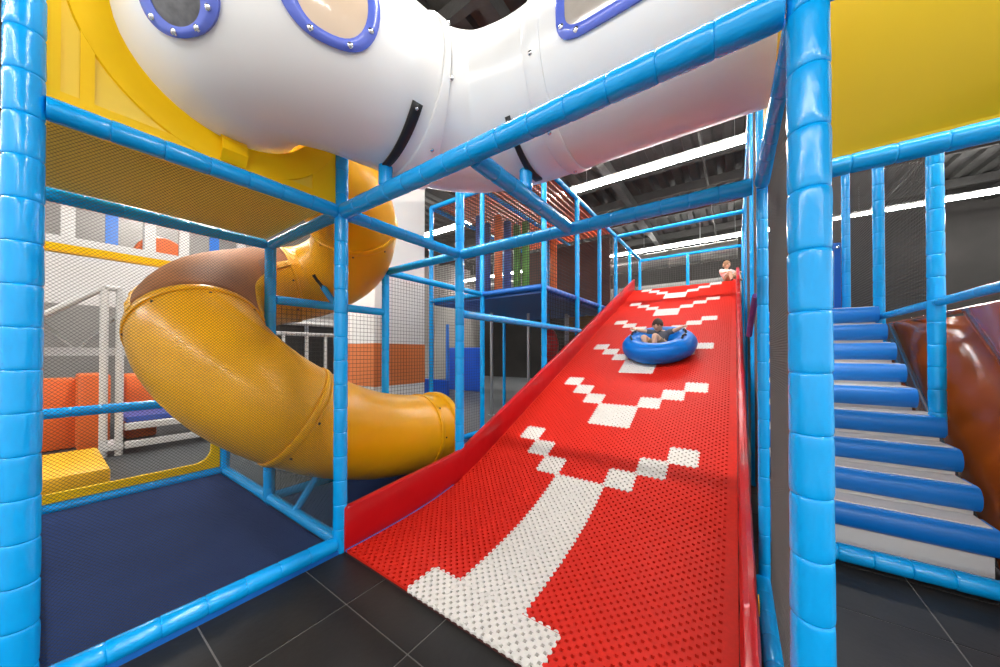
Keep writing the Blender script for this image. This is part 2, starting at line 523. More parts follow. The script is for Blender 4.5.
for k in range(6):
    c = 7+6*k
    if k:
        for r in (c-2, c-1): white |= {(r, 4), (r, 5)}
    for j in (1, 2, 3):
        if c+j-1 < NR: white |= {(c+j-1, 4-j), (c+j-1, 5+j)}
far_v = {0: MB(), 1: MB()}
def rows():
    for r in range(NR):
        if r < 7: s0, s1 = S7*r/7, S7*(r+1)/7
        else: s0, s1 = S7+(r-7)*TL, S7+(r-6)*TL
        (ya, za), (yb, zb) = at_arc(s0), at_arc(s1)
        yield r, ya, za, yb, zb
cnt = 0
for r, ya, za, yb, zb in rows():
    ang = math.atan2(zb-za, yb-ya); ln = math.hypot(zb-za, yb-ya)
    for c in range(10):
        w = (r, c) in white
        loc = Vector((-2.205+TW*(c+.5), (ya+yb)/2, (za+zb)/2))-SO
        me = ME_WHITE if w else ME_RED
        if cnt < 300:
            o = link('mat_tile', me, slide); o.location = loc
            o.rotation_euler = (ang, 0, 0); o.scale = (1, ln/TL, 1)
            cnt += 1
        else:
            M4 = Matrix.Translation(loc) @ Matrix.Rotation(ang, 4, 'X') @ Matrix.Diagonal((1, ln/TL, 1, 1))
            far_v[1 if w else 0].add([M4 @ v.co for v in me.vertices], [tuple(p.vertices) for p in me.polygons])
for k in (0, 1):
    o = far_v[k].build('far_mat_tiles', M_WHTILE if k else M_REDMAT, slide, fix=False)
    tag(o, kind='stuff')
    o['label'] = ('white' if k else 'red') + ' tiles of the upper slide'
# red edge strips, top lip
def strip(name, x0, x1, dz0, dz1, m, ys=None, ye=None, zf=None, bevel=0, smooth=False):
    pts = [dense[i] for i in range(0, len(dense), 60)] + [dense[-1]]
    pts = [(y, z) for y, z in pts if (ys is None or y >= ys) and (ye is None or y <= ye)]
    n = len(pts); vs = []
    for X in (x0, x1):
        for y, z in pts: vs.append((X-SO.x, y-SO.y, z+dz0))
        for y, z in pts: vs.append((X-SO.x, y-SO.y, zf(y) if zf else z+dz1))
    fs = []
    for i in range(n-1):
        fs += [(i, i+1, 2*n+i+1, 2*n+i), (n+i, 3*n+i, 3*n+i+1, n+i+1), (i, n+i, n+i+1, i+1), (2*n+i, 2*n+i+1, 3*n+i+1, 3*n+i)]
    fs += [(0, 2*n, 3*n, n), (n-1, 2*n-1, 4*n-1, 3*n-1)]
    mb = MB(); mb.add(vs, fs)
    return mb.build(name, m, slide, bevel=bevel, smooth=smooth)
strip('edge_strip', -.057, .004, -.016, .0, M_REDMAT)
strip('edge_strip', -2.222, -2.204, -.016, -.002, M_DBLUE, ye=2.45)
strip('edge_strip', -2.222, -2.204, -.016, -.002, M_REDMAT, ys=2.42)
# left curb: straight board, kinked at the foot of the run
def curb_top(y):
    return .315+(y-1.25)*.095 if y < 2.46 else .43+(y-2.46)*.4277
strip('curb', -2.275, -2.222, -.03, .3, M_REDVIN, zf=curb_top, bevel=.012, smooth=True)['label'] = 'flat red padded curb'
# right curb: soft vinyl bolster
mb = MB(); pts = [dense[i] for i in range(0, len(dense), 60)]+[dense[-1]]
sec = []
vs = []; fs = []; K = 12
for i, (y, z) in enumerate(pts):
    sq = 1 - .10*(i % 3 == 0)
    top = (.20+.08*min(1, (y-1.25)/1.5))
    for k in range(K):
        a = 2*math.pi*k/K
        ex = .036*math.copysign(abs(math.cos(a))**.6, math.cos(a))*sq
        ez = (top/2+.01)*math.copysign(abs(math.sin(a))**.6, math.sin(a))
        vs.append((.042+ex-SO.x, y-SO.y, z+top/2-.005+ez*(1 if ez < 0 else sq)))
for i in range(len(pts)-1):
    for k in range(K):
        k2 = (k+1) % K; fs.append((i*K+k, i*K+k2, (i+1)*K+k2, (i+1)*K+k))
fs += [tuple(range(K)), tuple(range(len(pts)*K-1, (len(pts)-1)*K-1, -1))]
mb.add(vs, fs); mb.build('curb', M_REDVIN, slide, smooth=True)['label'] = 'puffy red vinyl curb'
# top platform
mb = MB(); zt = zprof(YE)
mb.box((-2.235-SO.x, YE-SO.y, zt-.12), (.0-SO.x, 10.45-SO.y, zt-.02)); mb.build('top_platform', M_REDMAT, slide)
# supports below
for y in (4.4, 6.87, 9.3):
    for x in (-2.1, -.15):
        mb = MB(); mb.cyl((x-SO.x, y-SO.y, 0), (x-SO.x, y-SO.y, zprof(y)-.1), .03, 8); mb.build('support_leg', M_STEEL, slide, smooth=True)
# yellow tag on the right curb
mb = MB(); mb.box((.0795-SO.x, 1.95-SO.y, .18), (.083-SO.x, 2.02-SO.y, .24)); mb.build('care_tag', M_YSOLID, slide)

# ------------------------------------------------------------------ frames
fl = thing('netted_bay_frame', 'bright blue padded pole frame around the netted bay with the navy mat', 'frame', (XM, Y0, 0))
pole(fl, 'post', (XM, Y0, 0), (XM, Y0, ZTOP+.3), .052)
pole(fl, 'post', (XM, Y1, 0), (XM, Y1, ZTOP), .046)
pole(fl, 'post', (XW, Y1, 0), (XW, Y1, ZB+.02), .046)
pole(fl, 'post', (XB, Y1, 0), (XB, Y1, 2.36), .046)
pole(fl, 'post', (XB, Y0, 0), (XB, Y0, 2.36), .046)
pole(fl, 'post', (XW, Y0, 0), (XW, Y0, ZB), .046)
pole(fl, 'beam', (XM, Y0+.05, ZB), (XM, Y1-.04, ZB), .047)
pole(fl, 'beam', (XM-.04, Y1, ZB), (XW+.04, Y1, ZB), .043)
pole(fl, 'beam', (XW, Y0+.04, ZB), (XW, Y1-.04, ZB), .043)
pole(fl, 'floor_rail', (XM, Y0+.05, .065), (XM, Y1-.04, .065), .05)
pole(fl, 'floor_rail', (XB, Y0+.04, .065), (XB, Y1-.04, .065), .045)
pole(fl, 'floor_rail', (XM-.04, Y1, .065), (XW+.04, Y1, .065), .045)
pole(fl, 'floor_rail', (XW-.04, Y1, .065), (XB+.04, Y1, .065), .045)
pole(fl, 'floor_rail', (XM-.04, Y0, .065), (XB+.04, Y0, .065), .045)
pole(fl, 'cross_rail', (XB, Y0+.04, .88), (XB, Y1-.04, .88), .045)
# plinth under the front rail
mb = MB(); mb.box((XM-.05, Y0, 0.0), (XM+.035, Y1, .03))
o = mb.build('plinth', M_DBLUE, fl); o.location = -Vector(fl.location)

fs_ = thing('slide_frame', 'bright blue padded pole frame standing over and beside the red slide', 'frame', (XM, Y1, 0))
pole(fs_, 'post', (.168, Y1, 0), (.168, Y1, ZTOP), .047)['label'] = 'thick padded post nearest the camera'
pole(fs_, 'post', (XR, Y2, 0), (XR, Y2, ZTOP), .028)
pole(fs_, 'post', (XM, Y2, 0), (XM, Y2, ZTOP), .046)
pole(fs_, 'beam', (XM+.045, Y1, ZB), (.118, Y1, ZB), .052)
pole(fs_, 'beam', (XM+.045, Y2, ZB), (XR-.045, Y2, ZB), .05)
pole(fs_, 'beam', (.16, Y1+.055, ZB), (XR, Y2-.03, ZB), .038)
pole(fs_, 'beam', (-1.085, Y1+.05, ZB), (-1.085, Y2-.05, ZB), .047)
pole(fs_, 'beam', (XM, Y1+.045, ZB), (XM, Y2-.045, ZB), .045)
pole(fs_, 'floor_rail', (.135, Y1+.06, .06), (.12, Y2, .06), .04)
XS = XM-.02
for y in (YT, 5.67, 6.87, 8.03, 9.32, 10.48):
    pole(fs_, 'post', (XS-.03, y, 0), (XS-.03, y, 4.2), .042, near=False)
for y in (YT, 6.87, 9.32, 10.48):
    pole(fs_, 'post', (XR+.02, y, 0), (XR+.02, y, 4.2), .028, near=False)
pole(fs_, 'post', (-1.08, 10.48, 0), (-1.08, 10.48, 4.15), .042, near=False)
pole(fs_, 'beam', (XS-.03, YT, 4.2), (XS-.03, 10.5, 4.2), .042, near=False)
pole(fs_, 'beam', (XR+.03, YT, 4.2), (XR+.03, 10.5, 4.2), .042, near=False)
pole(fs_, 'beam', (XS, 8.03, 4.18), (XR, 8.03, 4.18), .042, near=False)
pole(fs_, 'beam', (XS, 10.48, 4.16), (XR, 10.48, 4.16), .042, near=False)
pole(fs_, 'cross_rail', (XM, Y2+.045, 1.8), (XM, 5.67, 1.8), .042, near=False)
# stub that carries the crawl tube
pole(fs_, 'tube_stub', (-1.085, 1.80, ZB+.04), (-1.085, 1.80, 2.60), .042)
pole(fs_, 'tube_stub', (-1.77, Y1, ZB+.04), (-1.77, Y1, 2.60), .042)

ft = thing('play_tower_frame', 'blue padded pole frame of the two-level play tower left of the slide', 'frame', (XW, Y2, 0))
pole(ft, 'post', (XW, Y2, 0), (XW, Y2, ZB), .045)
pole(ft, 'beam', (XW+.04, Y2, ZB), (XM-.045, Y2, ZB), .043)
pole(ft, 'beam', (XW, Y1+.045, 1.9), (XW, Y2-.04, 1.9), .043)
pole(ft, 'beam', (XW, Y2+.04, ZB), (XW, YT, ZB), .042)
pole(ft, 'floor_rail', (XW, Y1+.045, .065), (XW, YT, .065), .042)
pole(ft, 'post', (XW, YT, 0), (XW, YT, 4.2), .042)
pole(ft, 'post', (-4.78, YT, 0), (-4.78, YT, 4.2), .042)
pole(ft, 'beam', (-4.78, YT, 4.2), (XM-.05, YT, 4.2), .042)
pole(ft, 'beam', (-4.78, YT, ZB), (XW, YT, ZB), .042)
for x in (-4.78, XW):
    pole(ft, 'beam', (x, YT, 4.2), (x, 8.03, 4.2), .04, near=False)
for x in (-4.78, XW):
    pole(ft, 'post', (x, 6.87, 0), (x, 6.87, 4.2), .04, near=False)
pole(ft, 'deck_edge', (XW, YT, ZB), (XM-.06, YT, ZB), .045, m=M_DBLUE, near=False)
pole(ft, 'deck_edge', (XM-.09, YT+.05, ZB), (XM-.09, 8.0, ZB), .045, m=M_DBLUE, near=False)
mb = MB(); mb.box((-4.75-XW, YT-Y2+.05, ZB-.08), (XM-.12-XW, 8.0-Y2, ZB+.02)); mb.build('deck', M_DBLUE, ft)
mb = MB(); mb.box((-4.75-XW, 7.9-Y2, ZB+.05), (XM-.15-XW, 7.94-Y2, 4.15)); mb.build('back_panel', M_RUST, ft)
# slatted orange roof, every slat its own piece
me = None
for i in range(22):
    x = -4.72+i*.107
    if me is None:
        q = MB(); q.box((0, YT+.06, 4.24), (.075, 7.9, 4.27)); me = q.mesh('roof_slat', M_ORANGE)
    o = link('roof_slat', me, ft); o.location = (x-XW, -Y2, 0)
# hanging foam columns on the deck
cols = [(-4.224, 5.2, M_NAVYFOAM, 'navy'), (-3.90, 5.4, M_ORANGE, 'orange'), (-3.92, 5.75, M_NAVYFOAM, 'dark blue'), (-3.87, 6.05, M_GREEN, 'green'),
        (-3.62, 6.0, M_GREEN, 'bright green'), (-3.32, 6.7, M_ORANGE, 'orange'), (-4.35, 5.6, M_NAVYFOAM, 'blue')]
lab = ['navy foam column left of the others on the tower deck', 'orange foam column on the tower deck between two navy ones',
       'dark blue foam column beside the green ones on the tower deck', 'green foam column next to the dark blue one on the tower deck',
       'green foam column nearest the slide side on the tower deck', 'orange foam column on the tower deck beside the slide edge',
       'blue foam column standing just behind the leftmost navy one on the tower deck']
for (x, y, m, c), lb in zip(cols, lab):
    th = thing('foam_column', lb, 'foam column', (x, y, ZB+.02), 'foam columns on the tower deck')
    mb = MB(); mb.lathe((0, 0, 0), (0, 0, 1), [(0, .07), (.02, .085), (1.74, .085), (1.76, .07)], 14); mb.build('foam_body', m, th, smooth=True)
    mb = MB(); mb.cyl((0, 0, 1.76), (0, 0, 1.82), .02, 8); mb.build('top_rod', M_STEEL, th)

# stair frame
fr = thing('stair_frame', 'blue padded pole frame beside and above the padded stairs', 'frame', (1.2, 3.84, 0))
for y in (3.84, 5.02, 6.25):
    pole(fr, 'post', (1.2, y, .8 if y < 4 else 0), (1.2, y, 4.6), .044)
pole(fr, 'beam', (.215, Y1, ZB+.02), (2.4, Y1, ZB+.02), .05)
pole(fr, 'beam', (XR+.045, Y2, ZB), (2.9, Y2, ZB), .048)
pole(fr, 'floor_rail', (.22, 3.10, .085), (2.3, 3.10, .085), .055)
pole(fr, 'handrail', (1.2, 2.3, 1.77), (1.2, 6.6, 1.77), .030)
pole(fr, 'post', (2.4, Y1, 0), (2.4, Y1, ZTOP), .05)
pole(fr, 'post', (2.9, Y2, 0), (2.9, Y2, ZTOP), .05)

# ------------------------------------------------------------------ stairs
st = thing('padded_staircase', 'padded staircase with blue rounded risers and white treads beside the slide', 'stairs', (.7, 3.1, 0))
SX0, SX1 = .22, 1.22
def step_mesh():
    pass
r_, g_, y0_, z0_ = .185, .2065, 3.16, .3825
for k in range(9):
    y = y0_+g_*k; zt_ = z0_+r_*k
    x1 = SX1 if k < 4 else 1.15
    # blue bolster with rounded front
    poly = []
    for q in range(9):
        a = -math.pi/2+math.pi*q/8
        poly.append((y+.055-.055*math.cos(a)-.02, zt_-.077+.077*math.sin(a)))
    poly += [(y+.2, zt_), (y+.2, zt_-.154)]
    mb = MB(); mb.prism([(a-3.1, b) for a, b in poly], SX0-.7, x1-.7, 'YZ'); mb.build('riser_pad', M_STEPBLUE, st, smooth=True)
    mb = MB(); zb_ = zt_-.154
    lowz = .0 if k == 0 else zt_-r_
    mb.box((SX0-.7, y+.035-3.1, lowz), (x1-.02-.7, y+g_+.03-3.1, zb_+.002)); mb.build('riser_board', M_STEPWHITE, st)
    mb = MB(); mb.box((SX0-.7, y+.05-3.1, zt_-.01), (x1-.02-.7, y+g_+.06-3.1, zt_+.006)); mb.build('tread', M_STEPWHITE, st)
mb = MB(); mb.box((SX0-.7, y0_+g_*9-3.1, z0_+r_*9-.2), (SX1-.1-.7, 7.2-3.1, z0_+r_*9-.19+.0)); mb.build('landing', M_DBLUE, st)
for x in (SX0-.04, ):
    poly = [(3.12, 0.02), (3.12, .2), (y0_+g_*8.5, z0_+r_*8), (y0_+g_*9, z0_+r_*8), (y0_+g_*9, 1.6), (3.6, .02)]
    mb = MB(); mb.prism([(a-3.1, b) for a, b in poly], x-.7, x+.03-.7, 'YZ'); mb.build('stringer', M_DBLUE, st)

# blue climbing panel with cut-out holds at the stair head
th = thing('climbing_panel', 'blue plastic panel with cut-out holes at the head of the stairs', 'panel', (1.04, 6.32, 1.85))
W_, H_ = .56, 1.05
mb = MB()
# frame built from bars around two slots
mb.box((-.25, 0, 0), (0.0, .04, H_)); mb.box((.06, 0, 0), (.125, .04, H_))
for z0, z1 in ((0, .2), (.42, .48), (.70, .75), (.95, H_)): mb.box((0.0, 0, z0), (.06, .04, z1))
mb.build('panel_board', M_DBLUE, th, bevel=.008)
for x, z in ((-.0, .08), (.09, .08), (-.0, .99), (.09, .99)):
    mb = MB(); mb.cyl((x, -.001, z), (x, -.02, z), .022, 10); mb.build('bolt', M_CHROME, th, smooth=True)
mb = MB(); mb.box((-.25, -.06, -.10), (.13, .05, -.03)); mb.build('orange_sill', M_ORANGE, th, bevel=.01)

# ------------------------------------------------------------------ brown plastic side of the chute right of the stairs
bs = thing('brown_chute_side', 'glossy brown plastic chute side with diagonal folds below the stair handrail', 'slide', (1.32, 4.0, 0))
mb = MB(); nd, K = 44, 30; vs = []; fs = []
for side in (0, 1):
    for i in range(nd+1):
        for k in range(K+1):
            y = 2.3+3.5*i/nd; z = .02+1.70*k/K
            ph = (z-.92*(y-3.0))*1.0
            x = .10*math.sin(ph*5.2)*.5+.05*math.sin(ph*2.1+1)+.12*math.exp(-((ph-.3)/.3)**2)
            vs.append((.06+x+side*.02, y-4.0, z))
w = K+1; o_ = (nd+1)*w
for i in range(nd):
    for k in range(K):
        fs.append((i*w+k, i*w+k+1, (i+1)*w+k+1, (i+1)*w+k)); fs.append((o_+i*w+k, o_+(i+1)*w+k, o_+(i+1)*w+k+1, o_+i*w+k+1))
for i in range(nd): fs.append((i*w, (i+1)*w, o_+(i+1)*w, o_+i*w)); fs.append((i*w+K, o_+i*w+K, o_+(i+1)*w+K, (i+1)*w+K))
for k in range(K): fs.append((k, o_+k, o_+k+1, k+1)); fs.append((nd*w+k, nd*w+k+1, o_+nd*w+k+1, o_+nd*w+k))
mb.add(vs, fs); mb.build('side_wall', M_BROWNSLIDE, bs, smooth=True)
mb = MB(); mb.cyl((.1, -1.7, 1.73), (.1, 1.8, 1.73), .02, 8); mb.build('rim', M_BROWNSLIDE, bs, smooth=True)

# ------------------------------------------------------------------ white crawl tube
WP = Path([(-2.62, .62, 3.03), (-2.3, .62, 3.03), (-2.02, .68, 3.03), (-1.84, .88, 3.02), (-1.74, 1.18, 3.01), (-1.66, 1.50, 3.0), (-1.44, 1.75, 3.0), (-1.12, 1.85, 3.0), (-.75, 1.86, 3.0), (-.2, 1.86, 3.0), (.2, 1.86, 3.0)])
WR = .45
wt = thing('crawl_tube', 'big glossy white plastic crawl tube with portholes above the blue beams', 'tube', (-1.1, 1.5, 2.5))
WO = Vector(wt.location)
class Off:
    pass
def tube_part(path, parent, name, d0, d1, r, m, na=48, nd=None, a0=0, a1=2*math.pi, thick=.012):
    mb = MB(); off = Vector(parent.location)
    nd = nd or max(2, int((d1-d0)/.05))
    path.patch(mb, d0, d1, a0, a1, r, nd, na, thick=thick)
    mb.v = [tuple(Vector(v)-off) for v in mb.v]
    return mb.build(name, m, parent, smooth='all')
def ring_part(path, parent, name, d, w, r0, r1, m):
    mb = MB(); path.ring(mb, d, w, r0, r1); off = Vector(parent.location)
    mb.v = [tuple(Vector(v)-off) for v in mb.v]
    return mb.build(name, m, parent, smooth=True)
def sfind(path, fn):
    best = min(range(len(path.p)), key=lambda i: fn(path.p[i])); return path.s[best]
sF1 = sfind(WP, lambda p: abs(p.y-1.42)); sF2 = sfind(WP, lambda p: abs(p.x+.82))
for a, b in ((0, sF1), (sF1, sF2), (sF2, WP.L)):
    tube_part(WP, wt, 'tube_section', a, b, WR, M_WHITEPL)
def dome_bolt(parent, p, n, r=.012, m=None):
    mb = MB(); mb.lathe(Vector(p), Vector(n), [(-.004, r), (.003, r), (.007, r*.6), (.009, .001)], 8)
    return mb.build('bolt', m or M_CHROME, parent, smooth=True)
for sF, wdt, rr in ((sF1, .19, WR+.022), (sF2, .09, WR+.012)):
    fo = ring_part(WP, wt, 'flange', sF, wdt, WR-.01, rr, M_WHITEPL)
    for k in range(8):
        a = 2*math.pi*(k+.3)/8
        p = WP.pos(sF, a, rr)-WO; dome_bolt(fo, p, WP.pos(sF, a, 1)-WP.pos(sF, a, 0), .012)
# portholes, laid on the shell
def porthole(path, parent, d, a, rd, ra, R, m_pane, pw=2.0, frame=.055, m_ring=M_RING, bolts=8, bolt_m=None):
    off = Vector(parent.location); n = 40
    def P2(t, k, h):
        c, s = math.cos(t), math.sin(t)
        c = math.copysign(abs(c)**(2/pw), c); s = math.copysign(abs(s)**(2/pw), s)
        return path.pos(d+c*(rd+k), a+s*(ra+k)/R, R+h)-off
    mb = MB(); prof = [(0, -.005), (0, .012), (-.012, .018), (-frame+.012, .018), (-frame, .012), (-frame, -.005)]
    vs = [P2(2*math.pi*i/n, k, h) for k, h in prof for i in range(n)]; fs = []
    for j in range(len(prof)-1):
        for i in range(n):
            i2 = (i+1) % n; fs.append((j*n+i, j*n+i2, (j+1)*n+i2, (j+1)*n+i))
    mb.add(vs, fs); ro = mb.build('porthole_ring', m_ring, parent, smooth=True)
    mb = MB(); vs = []; fs = []
    for q in range(6):
        for i in range(n):
            f = 1-q/6*.999
            c = math.cos(2*math.pi*i/n); s = math.sin(2*math.pi*i/n)
            c = math.copysign(abs(c)**(2/pw), c); s = math.copysign(abs(s)**(2/pw), s)
            vs.append(path.pos(d+c*(rd-frame+.004)*f, a+s*(ra-frame+.004)*f/R, R+.008)-off)
    for q in range(5):
        for i in range(n):
            i2 = (i+1) % n; fs.append((q*n+i, q*n+i2, (q+1)*n+i2, (q+1)*n+i))
    fs.append(tuple(5*n+i for i in range(n)))
    mb.add(vs, fs); mb.build('porthole_pane', m_pane, ro, smooth='all')
    for i in range(bolts):
        t_ = 2*math.pi*(i+.5)/bolts
        p = P2(t_, -frame/2, .018)
        dome_bolt(ro, p, path.pos(d, a, 1)-path.pos(d, a, 0), .013, bolt_m)
    return ro
PORTS = [
    (0.60, 2.00, .085, .125, M_PANEDARK, 2.0, 8, .034),
    (0.925, 1.70, .13, .195, M_PANETAN, 2.2, 8, .042),
    (2.90, 1.53, .26, .17, M_PANEGREY, 5.0, 8, .045),
]
for d, a, rd, ra, m, pw, nb, fw in PORTS:
    porthole(WP, wt, d, a, rd, ra, WR, m, pw, frame=fw, bolts=nb)
# black straps to the stubs
for sS, a0, a1 in ((1.265, 2.22, math.pi+.15), (2.27, 2.25, math.pi+.15)):
    so = tube_part(WP, wt, 'strap', sS-.022, sS+.022, WR+.012, M_BLACK, na=16, nd=2, a0=a0, a1=a1, thick=.012)
    p = WP.pos(sS, a0+.06, WR+.012)-WO; dome_bolt(so, p, WP.pos(sS, a0, 1)-WP.pos(sS, a0, 0), .010)

# ------------------------------------------------------------------ yellow upper panels
def panel_with_hole(name, X, y0, y1, z0, z1, cy_, cz_, rad, m, parent, thick=.006, off=Vector(), bulge=0):
    n = 64; mb = MB(); vs = []; fs = []
    ringsN = 6
    for side in (0, 1):
        for q in range(ringsN+1):
            for i in range(n):
                a = 2*math.pi*i/n; c, s = math.cos(a), math.sin(a)
                # outer point on rectangle
                tx = ((y1-cy_) if c > 0 else (cy_-y0))/max(1e-6, abs(c)); tz = ((z1-cz_) if s > 0 else (cz_-z0))/max(1e-6, abs(s))
                ro = min(tx, tz); r = rad+(ro-rad)*q/ringsN
                bx_ = bulge*math.sin(math.pi*q/ringsN)
                vs.append(Vector((X+side*thick+bx_, cy_+c*r, cz_+s*r))-off)
    m_ = (ringsN+1)*n
    for q in range(ringsN):
        for i in range(n):
            i2 = (i+1) % n
            fs.append((q*n+i, q*n+i2, (q+1)*n+i2, (q+1)*n+i))
            fs.append((m_+q*n+i, m_+(q+1)*n+i, m_+(q+1)*n+i2, m_+q*n+i2))
    for i in range(n):
        i2 = (i+1) % n
        fs.append((i, m_+i, m_+i2, i2)); fs.append((ringsN*n+i, ringsN*n+i2, m_+ringsN*n+i2, m_+ringsN*n+i))
    mb.add(vs, fs); return mb.build(name, m, parent, smooth=True)
yp = thing('vinyl_tarpaulin', 'yellow vinyl wall panel with a round collar where the white tube enters', 'panel', (XM, Y0, ZB+.05))
YO = Vector(yp.location)
panel_with_hole('sheet', XM-.012, Y0+.045, Y1-.045, ZB+.045, ZTOP, .645, 3.03, .46, M_YPANEL, yp, off=YO)
mb = MB(); n = 56; vs = []; fs = []
prof = [(.455, 0), (.455, .012), (.47, .016), (.60, .012), (.605, 0)]
for r, h in prof:
    for i in range(n):
        a = 2*math.pi*i/n; vs.append((XM-.006+h-YO.x, .645+r*math.cos(a)-YO.y, 3.03+r*math.sin(a)-YO.z))
for j in range(len(prof)-1):
    for i in range(n):
        i2 = (i+1) % n; fs.append((j*n+i, j*n+i2, (j+1)*n+i2, (j+1)*n+i))
mb.add(vs, fs); mb.build('collar', M_YSOLID, yp, smooth=True)
for y0, y1 in ((Y0+.045, Y0+.085), (Y0+.135, Y0+.175), (Y1-.20, Y1-.045)):
    mb = MB(); mb.box((XM-.004-YO.x, y0-YO.y, ZB+.045-YO.z), (XM+.004-YO.x, y1-YO.y, ZTOP-YO.z)); mb.build('seam_strip', M_YSOLID, yp)
mb = MB(); mb.box((XM-.004-YO.x, Y0+.045-YO.y, ZB+.045-YO.z), (XM+.003-YO.x, Y1-.045-YO.y, ZB+.09-YO.z)); mb.build('hem', M_YSOLID, yp)
# strap over the beam
mb = MB()
poly = [(XM+.004, ZB+.20), (XM+.045, ZB+.15), (XM+.050, ZB+.10), (XM+.012, ZB+.052), (XM+.018, ZB+.05), (XM+.058, ZB+.10), (XM+.052, ZB+.155), (XM+.006, ZB+.21)]
mb.prism([(a-YO.x, b-YO.z) for a, b in poly], .565-YO.y, .68-YO.y, 'XZ'); mb.build('strap', M_YSOLID, yp)

# yellow underside of the upper deck of the netted bay
mb = MB(); mb.box((XW+.05, Y0+.05, ZB+.035), (XM-.05, Y1-.05, ZB+.085))
tag(mb.build('upper_deck', M_LEMON, None, bevel=.006), 'yellow padded upper deck over the netted bay, seen from below', 'deck')

# yellow panel on the right end and above the stairs
yr = thing('vinyl_tarpaulin', 'narrow yellow vinyl panel the white tube passes through beside the slide', 'panel', (XR, Y1, ZB+.05))
panel_with_hole('sheet', XR+.005, Y1+.06, Y2-.05, ZB+.05, ZTOP, 1.86, 3.0, .46, M_YSOLID, yr, off=Vector(yr.location))
ys = thing('vinyl_tarpaulin', 'large yellow vinyl sheet bulging above the beam over the stairs', 'panel', (XR, Y2, ZB+.05))
mb = MB(); nx, nz = 28, 16; vs = []; fs = []
for side in (0, 1):
    for j in range(nz+1):
        for i in range(nx+1):
            u, v = i/nx, j/nz
            b = .10*math.sin(math.pi*min(1, u*1.0))*math.sin(math.pi*v)**.8
            vs.append((.05+u*2.7, -b+side*.006, v*1.3))
w = nx+1; o_ = w*(nz+1)
for j in range(nz):
    for i in range(nx):
        fs.append((j*w+i, j*w+i+1, (j+1)*w+i+1, (j+1)*w+i)); fs.append((o_+j*w+i, o_+(j+1)*w+i, o_+(j+1)*w+i+1, o_+j*w+i+1))
for i in range(nx): fs.append((i, o_+i, o_+i+1, i+1)); fs.append((nz*w+i, nz*w+i+1, o_+nz*w+i+1, o_+nz*w+i))
for j in range(nz): fs.append((j*w, (j+1)*w, o_+(j+1)*w, o_+j*w)); fs.append((j*w+nx, o_+j*w+nx, o_+(j+1)*w+nx, (j+1)*w+nx))
mb.add(vs, fs); mb.build('sheet', M_YSHADED, ys, smooth=True)
mb = MB(); mb.box((.05, -.012, -.01), (2.75, .008, .012)); mb.build('hem', M_YSHADED, ys)

# ------------------------------------------------------------------ yellow spiral tube slide
YP = Path([(-2.95, 1.30, 3.10), (-3.0, 1.58, 2.95), (-3.22, 1.90, 2.74), (-3.66, 2.08, 2.48), (-4.10, 1.90, 2.26), (-4.2, 1.35, 2.08), (-3.90, .92, 1.84),
           (-3.44, .76, 1.50), (-3.06, .95, 1.12), (-2.95, 1.4, .80), (-2.95, 1.9, .60), (-2.95, 2.4, .51), (-2.95, 2.78, .48)])
YR_ = .42
yt = thing('tube_slide', 'amber yellow spiral tube slide curling down through the netted bay', 'slide', (-2.95, 2.9, 0))
def sd(x, y): return sfind(YP, lambda p: (p.x-x)**2+(p.y-y)**2 + (0 if True else 0))
cuts = [0, sfind(YP, lambda p: (p-Vector((-3.22, 1.90, 2.74))).length), sfind(YP, lambda p: (p-Vector((-4.15, 1.65, 2.2))).length),
        sfind(YP, lambda p: (p-Vector((-3.52, .72, 1.55))).length), sfind(YP, lambda p: (p-Vector((-2.98, 1.25, .90))).length),
        sfind(YP, lambda p: (p-Vector((-2.95, 2.5, .5))).length), YP.L]
for i in range(len(cuts)-1):
    if i == 2:      # this section has a clear brown roof
        tube_part(YP, yt, 'tube_section', cuts[i], cuts[i+1], YR_, M_AMBER, na=26, a0=math.pi*.36, a1=math.pi*1.64)
        do = tube_part(YP, yt, 'skylight', cuts[i]+.02, cuts[i+1]-.02, YR_+.012, M_BROWNDOME, na=24, a0=-math.pi*.37, a1=math.pi*.37)
        do['label'] = 'smoky brown clear plastic roof'
        for a in (-math.pi*.36, math.pi*.36):
            mb = MB(); YP.patch(mb, cuts[i], cuts[i+1], a-.07, a+.07, YR_+.02, 24, 3, thick=.02)
            mb.v = [tuple(Vector(v)-Vector(yt.location)) for v in mb.v]; mb.build('skylight_flange', M_AMBRIM, do, smooth=True)
            for q in range(9):
                d = cuts[i]+(cuts[i+1]-cuts[i])*(q+.5)/9
                dome_bolt(do, YP.pos(d, a, YR_+.02)-Vector(yt.location), YP.pos(d, a, 1)-YP.pos(d, a, 0), .022, M_AMBRIM)
    else:
        tube_part(YP, yt, 'tube_section', cuts[i], cuts[i+1], YR_, M_AMBER)
for c in cuts[1:-1]:
    fo = ring_part(YP, yt, 'flange', c, .05, YR_-.01, YR_+.014, M_AMBER)
    for k in range(8):
        a = 2*math.pi*k/8
        dome_bolt(fo, YP.pos(c+.05, a, YR_)-Vector(yt.location), YP.pos(c, a, 1)-YP.pos(c, a, 0), .010, M_BLACK)
ring_part(YP, yt, 'end_ring', YP.L-.02, .09, YR_-.02, YR_+.03, M_AMBRIM)
